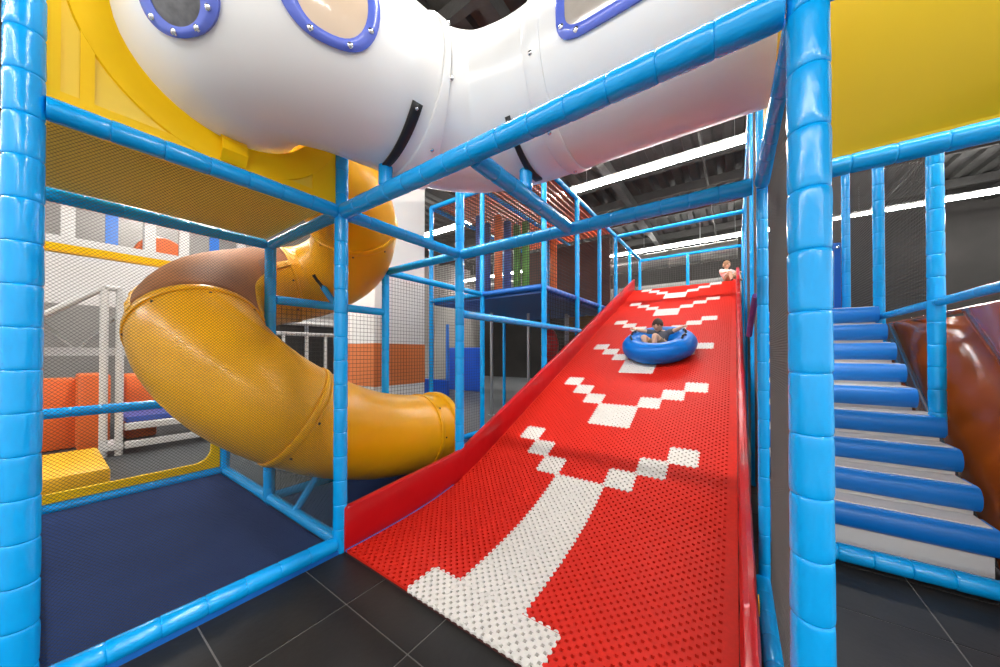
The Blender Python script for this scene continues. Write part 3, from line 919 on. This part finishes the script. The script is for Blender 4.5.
# carrier pipe and bracket
mb = MB(); mb.cyl((-3.53+2.95, 1.86-2.9, 1.93), (-3.66+2.95, 1.80-2.9, 2.12), .032, 10); mb.build('carrier_pipe', M_BLUE, yt, smooth=True)
mb = MB(); A_ = Vector((-3.677+2.95+.015, 1.70-2.9, 2.235)); B_ = Vector((-3.655+2.95+.01, 1.81-2.9, 2.09)); W_d = Vector((0, .75, .6))*.022; Nn = Vector((.9, -.35, -.25))*.012
mb.add([A_-W_d, A_+W_d, B_+W_d, B_-W_d, A_-W_d+Nn, A_+W_d+Nn, B_+W_d+Nn, B_-W_d+Nn], [(0, 1, 2, 3), (7, 6, 5, 4), (0, 4, 5, 1), (1, 5, 6, 2), (2, 6, 7, 3), (3, 7, 4, 0)]); mb.build('bracket', M_BLACK, yt)
mb = MB(); mb.cyl((-2.985+2.95, 1.25-2.9, .09), (-2.90+2.95, 1.42-2.9, .40), .028, 10); mb.build('carrier_pipe', M_BLUE, yt, smooth=True)

# navy mat of the bay
mb = MB(); mb.box((XB+.05, Y0+.05, 0.002), (XM-.05, Y1-.05, .05))
tag(mb.build('floor_mat', M_NAVY, None, bevel=.01), 'navy blue foam floor mat in the netted bay', 'mat')
mb = MB(); mb.box((XW+.06, Y1+.06, 0.002), (XM-.06, YT-.05, .05))
tag(mb.build('floor_mat', M_NAVY, None, bevel=.01), 'navy blue foam floor mat under the end of the yellow tube slide', 'mat')

# yellow board with a rounded opening at the back of the bay
yb = thing('window_board', 'yellow plastic board with a large rounded opening at the back of the bay', 'panel', (XB, Y0, .1))
def frame_board(y0, y1, z0, z1, ins, rad):
    n = 8; inn = []; 
    for cx_, cz_, a0 in ((y1-ins-rad, z1-ins-rad, 0), (y0+ins+rad, z1-ins-rad, 90), (y0+ins+rad, z0+ins+rad, 180), (y1-ins-rad, z0+ins+rad, 270)):
        for k in range(n+1):
            a = R_(a0+90*k/n); inn.append((cx_+rad*math.cos(a), cz_+rad*math.sin(a)))
    out = []
    cy_, cz_ = (y0+y1)/2, (z0+z1)/2
    corners = [(y1, z1), (y0, z1), (y0, z0), (y1, z0)]
    for q in range(4):
        for k in range(n+1):
            p = inn[q*(n+1)+k]; c = corners[q]
            if k < n/2: out.append((c[0] if q % 2 == 0 else p[0], p[1] if q % 2 == 0 else c[1]))
            elif k > n/2: out.append((p[0] if q % 2 == 0 else c[0], c[1] if q % 2 == 0 else p[1]))
            else: out.append(c)
    N = len(inn); vs = []
    for X in (-.018, .018):
        vs += [(X, p[0], p[1]) for p in inn]+[(X, p[0], p[1]) for p in out]
    fs = []
    for i in range(N):
        j = (i+1) % N
        fs += [(i, j, N+j, N+i), (2*N+i, 3*N+i, 3*N+j, 2*N+j), (i, 2*N+i, 2*N+j, j), (N+i, N+j, 3*N+j, 3*N+i)]
    m_ = MB(); m_.add(vs, fs); return m_
o = frame_board(-.75, Y1-Y0-.05, .02, 2.25, .075, .14).build('board', M_YSOLID, yb)
mb = MB(); mb.box((-.025, -.6, 2.172), (.025, Y1-Y0-.16, 2.19)); mb.build('rim', M_AMBRIM, yb)

# ------------------------------------------------------------------ nets
net('safety_net', (XM-.015, Y0+.05, .11), (0, 1, 0), (0, 0, 1), Y1-Y0-.1, ZB-.16, .0110, .0014, M_NET, 'fine black safety net across the front of the bay with the navy mat')
net('safety_net', (XM-.05, Y0, .11), (-1, 0, 0), (0, 0, 1), 2.4, ZB-.16, .03, .003, M_NETTEAL, 'fine net on the near side of the netted bay by the big left post')
net('safety_net', (XW+.04, Y1, .11), (1, 0, 0), (0, 0, 1), XM-XW-.08, .35, .03, .003, M_NETTEAL, 'low strip of teal net between the mats under the yellow tube')
net('safety_net', (XB+.05, Y1, .11), (1, 0, 0), (0, 0, 1), XW-XB-.1, 2.2, .035, .003, M_NETTEAL, 'teal net at the back side of the netted bay behind the yellow tube')
net('safety_net', (XW, Y1+.05, .11), (0, 1, 0), (0, 0, 1), Y2-Y1-.1, 1.74, .045, .004, M_NET, 'square black net in front of the white column, below the cross beam', diamond=False)
net('safety_net', (XW, Y2+.05, .11), (0, 1, 0), (0, 0, 1), YT-Y2-.1, 2.24, .045, .004, M_NET, 'square black net right of the white column below the tower', diamond=False)
net('safety_net', (XM-.09, YT+.05, .1), (0, 1, 0), (0, 0, 1), 10.4-YT, 4.05, .06, .008, M_NET, 'dark net wall along the left side of the upper slide', diamond=False)
net('safety_net', (XM-.1, YT, ZB+.05), (-1, 0, 0), (0, 0, 1), 2.3, 1.75, .040, .008, M_NET, 'dark net closing the front of the tower deck', diamond=False)
net('safety_net', (.158, Y1+.08, .05), (0, 1, 0), (0, 0, 1), 1.1, 2.3, .016, .0034, M_NETGREY, 'grey net between the thick front post and the second post')
net('safety_net', (.158, Y2+.06, .05), (0, 1, 0), (0, 0, 1), 7.8, 4.1, .03, .005, M_NETGREY, 'grey net wall between the slide and the stairs')
net('safety_net', (1.235, 3.9, 1.8), (0, 1, 0), (0, 0, 1), 5.0, 2.7, .03, .0055, M_NET, 'black net wall behind the stair posts', diamond=False)
net('safety_net', (XM, 10.5, 3.15), (1, 0, 0), (0, 0, 1), 2.4, 1.0, .06, .006, M_NET, 'dark net behind the top of the slide', diamond=False)

# ------------------------------------------------------------------ left background play area
th = thing('steel_staircase', 'white painted steel stair frame seen through the net', 'frame', (-6.9, .6, 0))
for y in (-.09, .05):
    mb = MB(); mb.cyl((0, y, 0), (0, y, 2.3), .04, 12); mb.build('post', M_WHITEMET, th, smooth=True)
mb = MB(); mb.cyl((0, -.09, 2.28), (-.2, -.6, 1.85), .04, 12); mb.build('brace', M_WHITEMET, th, smooth=True)
mb = MB(); mb.cyl((0, .05, 2.28), (0, -.09, 2.28), .04, 12); mb.build('cross_bar', M_WHITEMET, th, smooth=True)
for z in (.08, .33):
    mb = MB(); mb.box((-.05, .1, z), (.06, 1.7, z+.09)); mb.build('side_rail', M_WHITEMET, th, bevel=.01)
mb = MB(); mb.box((-1.2, .12, .42), (-.06, 1.6, .5)); mb.build('landing', M_NAVYFOAM, th, bevel=.01)
mb = MB(); mb.box((-.4, -.09, .08), (.05, .09, .16)); mb.build('foot', M_WHITEMET, th, bevel=.01)
th = thing('yellow_pad', 'yellow foam floor pad in the background play area', 'mat', (-5.9, .1, 0))
mb = MB(); mb.box((-.75, -.9, 0.002), (.55, .35, .2)); mb.build('pad_body', M_AMBRIM, th, bevel=.03, smooth=True)
mb = MB(); mb.lathe((0, -.3, .2), (0, 0, 1), [(0, .09), (.004, .085)], 16); mb.build('eyelet', M_TAN, th)
for i, (x, y, w, h, lb) in enumerate([(-8.2, .20, .42, 1.02, 'orange foam block left of the white stair frame'), (-7.75, .47, .30, 1.10, 'taller orange foam block beside the white stair frame'),
                                      (-8.3, 1.0, .36, 1.05, 'orange foam block half hidden by the amber tube')]):
    th = thing('foam_block', lb, 'foam block', (x, y, 0), 'orange foam blocks')
    mb = MB(); mb.box((-.3, -w/2, .002), (.3, w/2, h)); mb.build('block_body', M_ORANGE, th, bevel=.04, smooth=True)
    mb = MB(); mb.box((.3, -w/2+.06, h*.48), (.306, w/2-.06, h*.5)); mb.build('seam', M_COLORANGE, th)
th = thing('play_gallery', 'white railed upper gallery of a distant play structure', 'gallery', (-9.2, 1.0, 0))
for y in (-3.2, -1.6, 0.2, 2.1):
    mb = MB(); mb.cyl((0, y, 0), (0, y, 4.0), .06, 10); mb.build('post', M_WHITEMET, th, smooth=True)
mb = MB(); mb.box((-1.2, -3.4, 2.35), (.1, 2.2, 2.55)); mb.build('deck', M_WHITEMET, th)
mb = MB(); mb.box((.1, -3.4, 2.22), (.16, 2.2, 2.36)); mb.build('deck_edge', M_WHITEMET, th)
mb = MB(); mb.box((.0, -3.4, 2.55), (.1, 2.2, 3.35)); mb.build('parapet', M_WHITEMET, th)
for k in range(11):
    mb = MB(); mb.box((-.02, -3.2+k*.48, 3.35), (.06, -3.05+k*.48, 3.9)); mb.build('baluster', M_WHITEMET if k % 3 else M_DBLUE, th)
mb = MB(); mb.box((-.04, -3.4, 3.9), (.08, 2.2, 3.97)); mb.build('top_rail', M_WHITEMET, th)
mb = MB(); mb.box((-.9, -3.2, 1.35), (-.6, 2.2, 1.5)); mb.build('lower_beam', M_WHITEMET, th)
for k in range(4):
    mb = MB(); mb.cyl((-.75, -3.2+k*1.3, 1.45), (-.75, -2.55+k*1.3, 2.3), .02, 6); mb.build('truss_bar', M_WHITEMET, th)
    mb = MB(); mb.cyl((-.75, -1.9+k*1.3, 1.45), (-.75, -2.55+k*1.3, 2.3), .02, 6); mb.build('truss_bar', M_WHITEMET, th)
th = thing('foam_dome', 'orange round-topped foam shape showing above the parapet of the distant gallery', 'foam shape', (-9.42, 1.42, 2.55))
mb = MB(); mb.lathe((-.12, 0, .78), (1, 0, 0), [(0, .36), (.03, .38), (.21, .38), (.24, .36)], 28); mb.build('dome_body', M_ORANGE, th, smooth=True)
mb = MB(); mb.box((-.115, -.36, 0.0), (.115, .36, .78)); mb.build('dome_base', M_ORANGE, th)

# things seen behind the bay between tube and column
th = thing('railing', 'white steel railing behind the amber tube', 'railing', (-6.6, 2.7, 0))
for y in (-.5, -.15, .25, .6):
    mb = MB(); mb.cyl((0, y, 0), (0, y, 1.75), .03, 8); mb.build('post', M_WHITEMET, th, smooth=True)
mb = MB(); mb.cyl((0, -.8, 1.75), (0, .9, 1.75), .035, 8); mb.build('top_rail', M_WHITEMET, th, smooth=True)
mb = MB(); mb.cyl((0, -.8, 1.95), (0, .9, 1.95), .035, 8); mb.build('top_rail', M_WHITEMET, th, smooth=True)
th = thing('dark_booth', 'dark open booth with white trim behind the railing', 'booth', (-9.0, 5.0, 0))
mb = MB(); mb.box((-.8, -1.6, 0), (.0, 1.6, 2.1)); mb.build('booth_body', M_DARKWALL, th)
mb = MB(); mb.box((0, -1.6, 2.1), (.05, 1.6, 2.3)); mb.build('booth_trim', M_WHITEMET, th)
for y in (-1.0, .0, 1.0):
    mb = MB(); mb.box((0.0, y-.04, 0), (.05, y+.04, 2.1)); mb.build('booth_post', M_STEEL, th)

# lower level of the tower: blue ball pit, poles, tan panel
th = thing('ball_pit', 'blue padded ball pit box lit in the gap beside the tower', 'ball pit', (-8.1, 8.3, 0))
mb = MB(); mb.box((-.9, -.9, .002), (.75, -.75, .55)); mb.build('side_wall', M_GLOWBLUE, th, bevel=.03)
mb = MB(); mb.box((-.9, .9, .002), (.75, 1.05, 1.6)); mb.build('back_wall', M_GLOWBLUE, th, bevel=.03)
for x in (-.8, 0, .7):
    mb = MB(); mb.cyl((x, -.8, 0), (x, -.8, 2.3), .05, 10); mb.build('post', M_DBLUE, th, smooth=True)
for i, (x, y) in enumerate([(-4.45, 5.9), (-3.85, 6.5), (-3.62, 6.75), (-3.2, 7.1), (-2.9, 7.6)]):
    lb = ['grey steel pole leftmost under the tower deck', 'second grey steel pole under the tower deck', 'third, brightest grey steel pole under the tower deck',
          'fourth thin grey steel pole under the tower deck', 'rightmost thin grey steel pole under the tower deck'][i]
    th = thing('steel_pole', lb, 'pole', (x, y, 0), 'steel poles under the deck')
    mb = MB(); mb.cyl((0, 0, .02), (0, 0, 2.3), .035, 10); mb.build('shaft', M_STEEL, th, smooth=True)
    mb = MB(); mb.cyl((0, 0, 0.0), (0, 0, .02), .08, 12); mb.build('base_plate', M_STEEL, th)
th = thing('tan_panel', 'tan yellow plastic panel behind the net beside the slide', 'panel', (-2.75, 6.9, 0))
mb = MB(); mb.box((-.35, 0, .6), (.3, .04, 2.2)); mb.build('board', M_TAN, th, bevel=.01)
mb = MB(); mb.box((-.35, -.01, .0), (-.29, .05, 2.25)); mb.build('post', M_STEEL, th)
th = thing('punch_bag', 'dim red rounded bag under the tower deck', 'punch bag', (-3.2, 6.3, 1.2))
mb = MB(); mb.sphere((0, 0, .35), .22, 14, 10, scale=(.8, .8, 1.7)); mb.build('bag_body', M_REDVIN, th, smooth='all')
mb = MB(); mb.cyl((0, 0, .7), (0, 0, 1.12), .012, 6); mb.build('rope', M_BLACK, th)
# back right frame rails
th = thing('rail_frame', 'blue padded rails of a distant frame behind the stairs', 'frame', (6.2, 12.4, 0))
for z in (3.45, 3.05):
    pole(th, 'rail', (5.0, 12.4, z), (9.5, 12.4, z), .06, near=False)
for x in (5.0, 9.5): pole(th, 'post', (x, 12.4, 0), (x, 12.4, 3.6), .06, near=False)

# purple strap between right posts
mb = MB(); q = [(.10, 2.55, 1.75), (.09, 2.75, 1.66), (.085, 2.95, 1.60), (.08, 3.05, 1.53)]
for a, b in zip(q[:-1], q[1:]): mb.cyl(a, b, .018, 8)
tag(mb.build('strap', M_PURPLE, None, smooth=True), 'purple fabric strap tied to the blue post right of the slide', 'strap')

# ------------------------------------------------------------------ people
def skin_mesh(name, verts, edges, radii, m, sub=2):
    me = bpy.data.meshes.new(name); me.from_pydata(verts, edges, [])
    o = bpy.data.objects.new('tmp_skin', me); COL.objects.link(o)
    md = o.modifiers.new('s', 'SKIN'); md.use_smooth_shade = True
    for i, r in enumerate(radii):
        sv = me.skin_vertices[0].data[i]; sv.radius = (r, r) if not isinstance(r, tuple) else r
        sv.use_root = (i == 0)
    ss = o.modifiers.new('d', 'SUBSURF'); ss.levels = sub
    dg = bpy.context.evaluated_depsgraph_get(); dg.update()
    out = bpy.data.meshes.new_from_object(o.evaluated_get(dg))
    out.name = name; out.materials.clear(); out.materials.append(m)
    bpy.data.objects.remove(o); bpy.data.meshes.remove(me)
    for p in out.polygons: p.use_smooth = True
    return out
def child(label, loc, rot, J, hair_m, shirt_m, shorts_m, hair_len):
    """J: joints in the figure's own frame, facing -Y"""
    th = thing('person', label, 'person', loc); th.rotation_euler = rot
    V = {k: Vector(v) for k, v in J.items()}
    names_ = ['pelvis', 'belly', 'chest', 'neck', 'head0', 'shR', 'elR', 'wrR', 'shL', 'elL', 'wrL', 'hipR', 'knR', 'anR', 'toR', 'hipL', 'knL', 'anL', 'toL']
    V['head0'] = V['neck'].lerp(V['head'], .55)
    rad = dict(pelvis=(.085, .07), belly=(.08, .065), chest=(.085, .065), neck=.033, head0=.04, shR=.042, elR=.030, wrR=.022, shL=.042, elL=.030, wrL=.022,
               hipR=.062, knR=.046, anR=.028, toR=.024, hipL=.062, knL=.046, anL=.028, toL=.024)
    ed = [('pelvis', 'belly'), ('belly', 'chest'), ('chest', 'neck'), ('neck', 'head0'), ('chest', 'shR'), ('shR', 'elR'), ('elR', 'wrR'), ('chest', 'shL'), ('shL', 'elL'), ('elL', 'wrL'),
          ('pelvis', 'hipR'), ('hipR', 'knR'), ('knR', 'anR'), ('anR', 'toR'), ('pelvis', 'hipL'), ('hipL', 'knL'), ('knL', 'anL'), ('anL', 'toL')]
    ix = {n: i for i, n in enumerate(names_)}
    body = skin_mesh('body', [V[n] for n in names_], [(ix[a], ix[b]) for a, b in ed], [rad[n] for n in names_], M_SKIN)
    # head, ears, nose, hands joined to the one body mesh
    bm = bmesh.new(); bm.from_mesh(body)
    def addmesh(me):
        bm.from_mesh(me)
    h = V['head']; mb = MB(); n, m_ = 18, 14; vs = []
    for i in range(m_+1):
        thh = math.pi*i/m_
        for k in range(n):
            a = 2*math.pi*k/n
            x = .070*math.sin(thh)*math.cos(a); y = .083*math.sin(thh)*math.sin(a); z = .098*math.cos(thh)
            if z < 0: x *= 1+z*3.2; y = y*(1+z*2.0)-(-z)*.12
            if math.sin(a) < -.9 and abs(z+.012) < .02: y -= .012   # nose
            vs.append(h+Vector((x, y, z)))
    fs = [(i*n+k, (i+1)*n+k, (i+1)*n+(k+1) % n, i*n+(k+1) % n) for i in range(m_) for k in range(n)]
    mb.add(vs, fs)
    for s in (-1, 1): mb.sphere(h+Vector((s*.071, .008, -.005)), .02, 8, 6, scale=(.4, .8, 1.1))
    mb.sphere(h+Vector((0, -.088, -.018)), .012, 8, 6, scale=(.8, 1, 1.2))
    addmesh(mb.mesh('h', M_SKIN))
    for s in ('R', 'L'):                     # hands: palm and five curled fingers
        w = V['wr'+s]; d = (w-V['el'+s]).normalized(); side = 1 if s == 'L' else -1
        dn = Vector((0, 0, -1)); lat = d.cross(dn).normalized()
        mb = MB(); mb.sphere(w+d*.03, .026, 10, 7, scale=(1.0, 1.0, .6))
        for f in range(4):
            b = w+d*.045+lat*(f-1.5)*.012; L = (.024, .028, .026, .02)[f]
            c = b+d*L; e = c+(d*.4+dn*.9).normalized()*L*.8
            mb.cyl(b-d*.012, c, .0075, 7, r2=.007); mb.cyl(c, e, .007, 7, r2=.005); mb.sphere(c, .007, 7, 5); mb.sphere(e, .0052, 6, 4)
        b = w+d*.02+lat*.022; c = b+lat*.02+d*.014; e = c+dn*.016+d*.012
        mb.cyl(b, c, .009, 7, r2=.008); mb.cyl(c, e, .008, 7, r2=.006); mb.sphere(c, .008, 7, 5)
        addmesh(mb.mesh('hand', M_SKIN))
    bm.to_mesh(body); bm.free()
    for p in body.polygons: p.use_smooth = True
    bo = link('body', body, th)
    mb = MB()
    for s in (-1, 1): mb.sphere(h+Vector((s*.026, -.0765, .006)), .010, 8, 6, scale=(1.1, .7, .8))
    mb.build('eyes', M_EYE, bo, smooth='all')
    mb = MB(); mb.sphere(h+Vector((0, -.083, -.048)), .016, 8, 6, scale=(1.2, .35, .35)); mb.build('mouth', M_LIP, bo, smooth='all')
    # hair cap
    mb = MB(); vs = []; n, m_ = 20, 10
    for i in range(m_+1):
        for k in range(n):
            a = 2*math.pi*k/n; front = max(0, -math.sin(a))
            lim = math.pi*(hair_len-.13*front**1.5); thh = lim*i/m_
            j = 1+.05*math.sin(7*a+i)*(i/m_)+.04*math.sin(13*a+2*i)*(i/m_); lim += 0; thh = lim*(i/m_)*(1+.07*math.sin(9*a)*(i/m_))
            vs.append(h+Vector((.078*math.sin(thh)*math.cos(a)*j, .092*math.sin(thh)*math.sin(a)*j+.004, .107*math.cos(thh))))
    fs = [(i*n+k, (i+1)*n+k, (i+1)*n+(k+1) % n, i*n+(k+1) % n) for i in range(m_) for k in range(n)]
    mb.add(vs, fs); mb.build('hair', hair_m, th, smooth='all')
    # shirt
    up = V['chest'].lerp(V['neck'], .35)
    sv = [V['pelvis'].lerp(V['belly'], .2), V['belly'], V['chest'], up, V['shR'], V['shR'].lerp(V['elR'], .75), V['shL'], V['shL'].lerp(V['elL'], .75)]
    link('shirt', skin_mesh('shirt', sv, [(0, 1), (1, 2), (2, 3), (2, 4), (4, 5), (2, 6), (6, 7)], [(.098, .085), (.095, .08), (.10, .08), .05, .056, .046, .056, .046], shirt_m), th)
    pv = [V['pelvis'], V['hipR'], V['hipR'].lerp(V['knR'], .7), V['hipL'], V['hipL'].lerp(V['knL'], .7), V['pelvis'].lerp(V['belly'], .5)]
    link('shorts', skin_mesh('shorts', pv, [(0, 1), (1, 2), (0, 3), (3, 4), (0, 5)], [(.098, .084), .074, .062, .074, .062, .09], shorts_m), th)
    for s in ('R', 'L'):
        a, b = V['an'+s], V['to'+s]
        link('shoe', skin_mesh('shoe', [a, a.lerp(b, .5)+Vector((0, 0, -.008)), b], [(0, 1), (1, 2)], [.034, .034, .028], M_BLACK), th)
    return th

SL = math.atan(.4277)
RY = 5.36; RX = -.93
ringo = thing('inner_tube', 'blue rubber inner tube sliding down the red slide with a boy in it', 'inner tube', (RX, RY, zprof(RY)+.004))
ringo.rotation_euler = (SL, 0, 0)
mb = MB(); n, m_ = 48, 18; vs = []; fs = []
for i in range(n):
    a = 2*math.pi*i/n
    for k in range(m_):
        b = 2*math.pi*k/m_
        r = .345+.155*math.cos(b)*(1+.012*math.sin(12*a)); z = .15+.15*math.sin(b)
        vs.append((r*math.cos(a), r*math.sin(a), z))
for i in range(n):
    for k in range(m_): fs.append((i*m_+k, ((i+1) % n)*m_+k, ((i+1) % n)*m_+(k+1) % m_, i*m_+(k+1) % m_))
mb.add(vs, fs); mb.build('tube_ring', M_TUBEBLUE, ringo, smooth='all')
mb = MB(); mb.lathe((0, 0, .012), (0, 0, 1), [(0, .30), (.02, .30)], 32); mb.build('seat_sheet', M_BLACK, ringo)
for a in (R_(165), R_(200), R_(20), R_(-15)):
    mb = MB(); c = Vector((.36*math.cos(a), .36*math.sin(a), .30)); tdir = Vector((-math.sin(a), math.cos(a), 0))
    pts = [c-tdir*.07-Vector((0, 0, .012)), c-tdir*.04+Vector((0, 0, .022)), c+tdir*.04+Vector((0, 0, .022)), c+tdir*.07-Vector((0, 0, .012))]
    for p, q in zip(pts[:-1], pts[1:]): mb.cyl(p, q, .014, 8)
    mb.build('handle', M_BLACK, ringo, smooth=True)
boy = child('young boy in grey T-shirt sitting low in the blue inner tube', (RX, RY, zprof(RY)+.03), (R_(14), 0, R_(-6)),
    dict(pelvis=(0, .06, .09), belly=(0, .13, .14), chest=(0, .20, .215), neck=(-.015, .215, .285), head=(-.04, .175, .375),
         shR=(-.12, .195, .25), elR=(-.24, .09, .315), wrR=(-.32, .02, .35), shL=(.12, .195, .25), elL=(.235, .10, .31), wrL=(.32, .04, .35),
         hipR=(-.08, .0, .09), knR=(-.17, -.13, .28), anR=(-.10, -.19, .08), toR=(-.10, -.24, .06),
         hipL=(.06, .0, .09), knL=(.0, -.14, .30), anL=(.0, -.2, .08), toL=(.0, -.25, .06)), M_HAIR, M_SHIRT, M_SHORTS, .56)
kid = child('small child in a pale pink top at the top right edge of the slide', (-.13, 9.72, zprof(YE)-.02), (0, 0, R_(40)),
    dict(pelvis=(0, .06, .09), belly=(0, .09, .18), chest=(0, .10, .28), neck=(0, .09, .365), head=(0, .07, .465),
         shR=(-.115, .10, .32), elR=(-.20, -.02, .24), wrR=(-.15, -.13, .24), shL=(.115, .10, .32), elL=(.2, -.02, .24), wrL=(.14, -.13, .24),
         hipR=(-.07, .0, .09), knR=(-.10, -.16, .25), anR=(-.1, -.2, .04), toR=(-.1, -.28, .03),
         hipL=(.07, .0, .09), knL=(.10, -.16, .25), anL=(.1, -.2, .04), toL=(.1, -.28, .03)), M_HAIR2, M_SHIRT2, M_SHORTS, .66)
